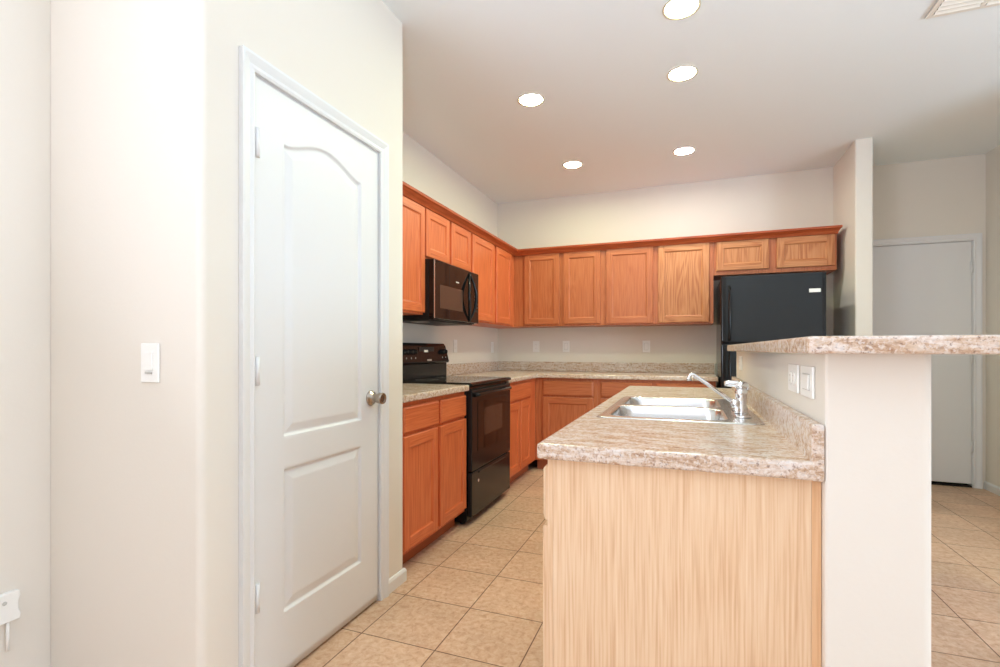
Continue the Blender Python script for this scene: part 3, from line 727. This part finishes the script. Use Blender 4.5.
# ------------------------------------------------------------------ range
RY0, RY1 = 2.907, 3.6585; RW = RY1-RY0
rg = thing('electric_range', 'freestanding black electric range with backguard and oven door', 'stove', (-1.325, RY0, 0), R90)
dp = -1.325-XL-0.022      # depth of the body behind its front
obj('body', boxes((0.002, RW-0.002, 0.0, dp, 0.035, 0.896), (0.03, RW-0.03, 0.02, dp-0.02, 0.012, 0.035)), 'black', rg, 0.003)
for x, y in ((0.05, 0.05), (RW-0.05, 0.05), (0.05, dp-0.05), (RW-0.05, dp-0.05)):
    bm = bmesh.new(); lathe(bm, [(0.018, 0.0005), (0.018, 0.012), (0.010, 0.014), (0.010, 0.0118+0.004)], (x, y, 0), 'Z', 14); obj('foot', bm, 'black_matte', rg)
# cooktop with rolled front edge
bm = bmesh.new()
prism(bm, [(dp, 0.897), (-0.022, 0.897), (-0.036, 0.904), (-0.040, 0.912), (-0.036, 0.921), (-0.022, 0.9265), (dp, 0.9265)], 0.0, RW, 'X')
ck = obj('cooktop', bm, 'glass_black', rg, 0.0015)
for x, y, r_ in ((0.20, 0.14, 0.105), (0.56, 0.14, 0.082), (0.20, 0.40, 0.080), (0.56, 0.40, 0.100)):
    bm = bmesh.new()
    for k, (ra, rb) in enumerate(((r_, r_-0.004), (r_*0.62, r_*0.62-0.003))):
        A = [bm.verts.new((x+ra*math.cos(a), y+ra*math.sin(a), 0.9268)) for a in [2*math.pi*i/40 for i in range(40)]]
        B = [bm.verts.new((x+rb*math.cos(a), y+rb*math.sin(a), 0.9268)) for a in [2*math.pi*i/40 for i in range(40)]]
        for i in range(40): bm.faces.new((A[i], A[(i+1) % 40], B[(i+1) % 40], B[i]))
    obj('burner_ring', bm, 'ring', ck)
# oven door
bm = boxes((0.006, RW-0.006, -0.034, -0.0008, 0.352, 0.878))
od = obj('oven_door', bm, 'black', rg, 0.006, 3)
obj('window_surround', boxes((0.10, RW-0.10, -0.0362, -0.0345, 0.47, 0.80)), 'glass_black', od, 0.0008)
obj('oven_window', boxes((0.205, RW-0.195, -0.0372, -0.0364, 0.560, 0.745)), 'window_brown', od)
bm = bmesh.new()
tube(bm, [(0.05, -0.0345, 0.842), (0.055, -0.050, 0.845), (0.075, -0.057, 0.846), (RW/2, -0.059, 0.846), (RW-0.075, -0.057, 0.846), (RW-0.055, -0.050, 0.845), (RW-0.05, -0.0345, 0.842)], [0.013, 0.013, 0.012, 0.012, 0.012, 0.013, 0.013], 12)
obj('door_handle', bm, 'black', od)
# storage drawer with a scooped pull
bm = boxes((0.006, RW-0.006, -0.032, -0.0008, 0.058, 0.345))
dr = obj('storage_drawer', bm, 'black', rg, 0.008, 3)
bm = bmesh.new(); prism(bm, [(-0.0325, 0.322), (-0.038, 0.325), (-0.039, 0.331), (-0.0325, 0.337)], 0.12, RW-0.12, 'X'); obj('drawer_pull', bm, 'black', dr, 0.002)
bm = bmesh.new(); lathe(bm, [(0.011, -0.0323), (0.011, -0.0345), (0.008, -0.0352)], (0.115, 0, 0.275), 'Y', 18); obj('badge', bm, 'steel', dr)
# backguard: riser and a tilted control panel with rounded ends
yb0 = dp-0.085
obj('riser', boxes((0.004, RW-0.002, yb0+0.004, dp, 0.9268, 1.034)), 'black', rg, 0.003)
bm = bmesh.new(); prism(bm, [(dp, 1.0345), (yb0-0.012, 1.0345), (yb0-0.020, 1.045), (yb0+0.014, 1.168), (yb0+0.030, 1.190), (dp, 1.190)], -0.0, RW+0.0, 'X')
cp = obj('control_panel', bm, 'black', rg, 0.006, 3)
def on_panel(z): return yb0-0.020 + 0.034*(z-1.045)/0.123
for x in (0.10, 0.165, 0.225, 0.645, 0.70):
    z = 1.125; y = on_panel(z); bm = bmesh.new()
    lathe(bm, [(0.021, y-0.0005), (0.021, y-0.006), (0.016, y-0.009), (0.014, y-0.024), (0.012, y-0.026)], (x, 0, z), 'Y', 20)
    box(bm, x-0.003, x+0.003, y-0.028, y-0.024, z-0.013, z+0.013)
    k = obj('control_knob', bm, 'black', cp)
    obj('knob_mark', boxes((x-0.004, x+0.004, on_panel(1.078)-0.0012, on_panel(1.078)-0.0004, 1.072, 1.084)), 'plastic_shadow', cp)
obj('clock_display', boxes((0.372, 0.430, on_panel(1.13)-0.0026, on_panel(1.13)-0.0005, 1.120, 1.138)), 'clock', cp)
obj('display_panel', boxes((0.30, 0.53, on_panel(1.13)-0.0012, on_panel(1.13)+0.006, 1.10, 1.16)), 'glass_black', cp)
bm = bmesh.new(); prism(bm, rrect(0.385, 0.455, 1.055, 1.068, 0.006, 4), on_panel(1.06)-0.0018, on_panel(1.06)-0.0002, 'Y'); obj('badge', bm, 'steel', cp)

# ------------------------------------------------------------------ microwave
MW = 0.751
mw = thing('microwave', 'black over-the-range microwave under the short wall cabinet', 'microwave', (-1.60, 2.9055, 1.336), R90)
MH = 0.408; md_ = -1.60-XL-0.002
obj('body', boxes((0, MW, 0.0, md_, 0.006, MH)), 'black', mw, 0.003)
obj('base_vent', boxes((0.02, MW-0.02, 0.01, md_-0.02, 0.0, 0.0055)), 'black_matte', mw)
obj('lamp_cover', boxes((0.10, 0.20, 0.10, 0.20, -0.003, -0.0003)), 'plastic_shadow', mw)
dr = obj('door', boxes((0.001, 0.600, -0.038, -0.0006, 0.012, MH-0.002)), 'glass_black', mw, 0.005, 3)
obj('control_panel', boxes((0.603, MW-0.001, -0.038, -0.0006, 0.012, MH-0.002)), 'glass_black', mw, 0.005, 3)
obj('door_trim', boxes((0.001, 0.012, -0.0405, -0.0384, 0.014, MH-0.004)), 'steel', mw, 0.0008)
obj('window', boxes((0.085, 0.450, -0.0392, -0.0384, 0.085, 0.245)), 'window_brown', dr)  # brown patch painted for the reflection of the island oak
bm = bmesh.new(); prism(bm, rrect(0.335, 0.385, 0.288, 0.297, 0.004, 3), -0.0392, -0.0382, 'Y'); obj('badge', bm, 'plastic_shadow', dr)
obj('panel_seam', boxes((0.232, 0.2335, -0.0389, -0.0384, 0.02, MH-0.01)), 'black_matte', dr)
# lens-shaped handle: two bowed bars meeting at the ends
bm = bmesh.new()
for s in (-1, 1):
    pts = []
    for i in range(17):
        tt = i/16; a = math.sin(math.pi*tt)
        pts.append((0.570+s*0.068*a, -0.042-0.026*a, 0.022+0.365*tt))
    tube(bm, pts, [0.006+0.006*math.sin(math.pi*i/16) for i in range(17)], 10)
obj('door_handle', bm, 'black', mw, label='lens-shaped bowed black handle')
bm = bmesh.new()
for j in range(6):
    for i in range(3):
        box(bm, 0.665+i*0.024, 0.682+i*0.024, -0.0392, -0.0383, 0.10+j*0.028, 0.116+j*0.028)
obj('keypad', bm, 'black_matte', mw)

# ------------------------------------------------------------------ refrigerator
FW = 0.728; YR = 4.35
fr = thing('refrigerator', 'black top-freezer refrigerator in the alcove beyond the bar', 'refrigerator', (0.256, YR, 0))
obj('cabinet', boxes((0.004, FW-0.004, 0.062, YB-YR-0.03, 0.03, 1.722)), 'black', fr, 0.006)
obj('base_grille', boxes((0.01, FW-0.01, 0.05, 0.0615, 0.005, 0.075)), 'black_matte', fr)
fd = obj('freezer_door', boxes((0, FW, 0, 0.056, 1.198, 1.730)), 'black', fr, 0.014, 4)
ld = obj('refrigerator_door', boxes((0, FW, 0, 0.056, 0.085, 1.188)), 'black', fr, 0.014, 4)
obj('door_skin', boxes((0.036, FW-0.030, -0.004, -0.0003, 1.203, 1.726)), 'fridge', fd, 0.003, 2)
obj('door_skin', boxes((0.036, FW-0.030, -0.004, -0.0003, 0.090, 1.183)), 'fridge', ld, 0.003, 2)
for par, z0, z1 in ((fd, 1.205, 1.655), (ld, 0.70, 1.178)):
    bm = bmesh.new(); tube(bm, [(0.062, -0.0045, z0+0.012), (0.062, -0.030, z0+0.03), (0.062, -0.042, z0+0.07), (0.062, -0.044, (z0+z1)/2), (0.062, -0.042, z1-0.07), (0.062, -0.030, z1-0.03), (0.062, -0.0045, z1-0.012)], [0.012, 0.012, 0.011, 0.0105, 0.011, 0.012, 0.012], 12)
    obj('door_handle', bm, 'black', par)
obj('badge', boxes((0.612, 0.688, -0.0062, -0.0044, 1.575, 1.603)), 'plastic', fd, 0.0008, label='small white badge')
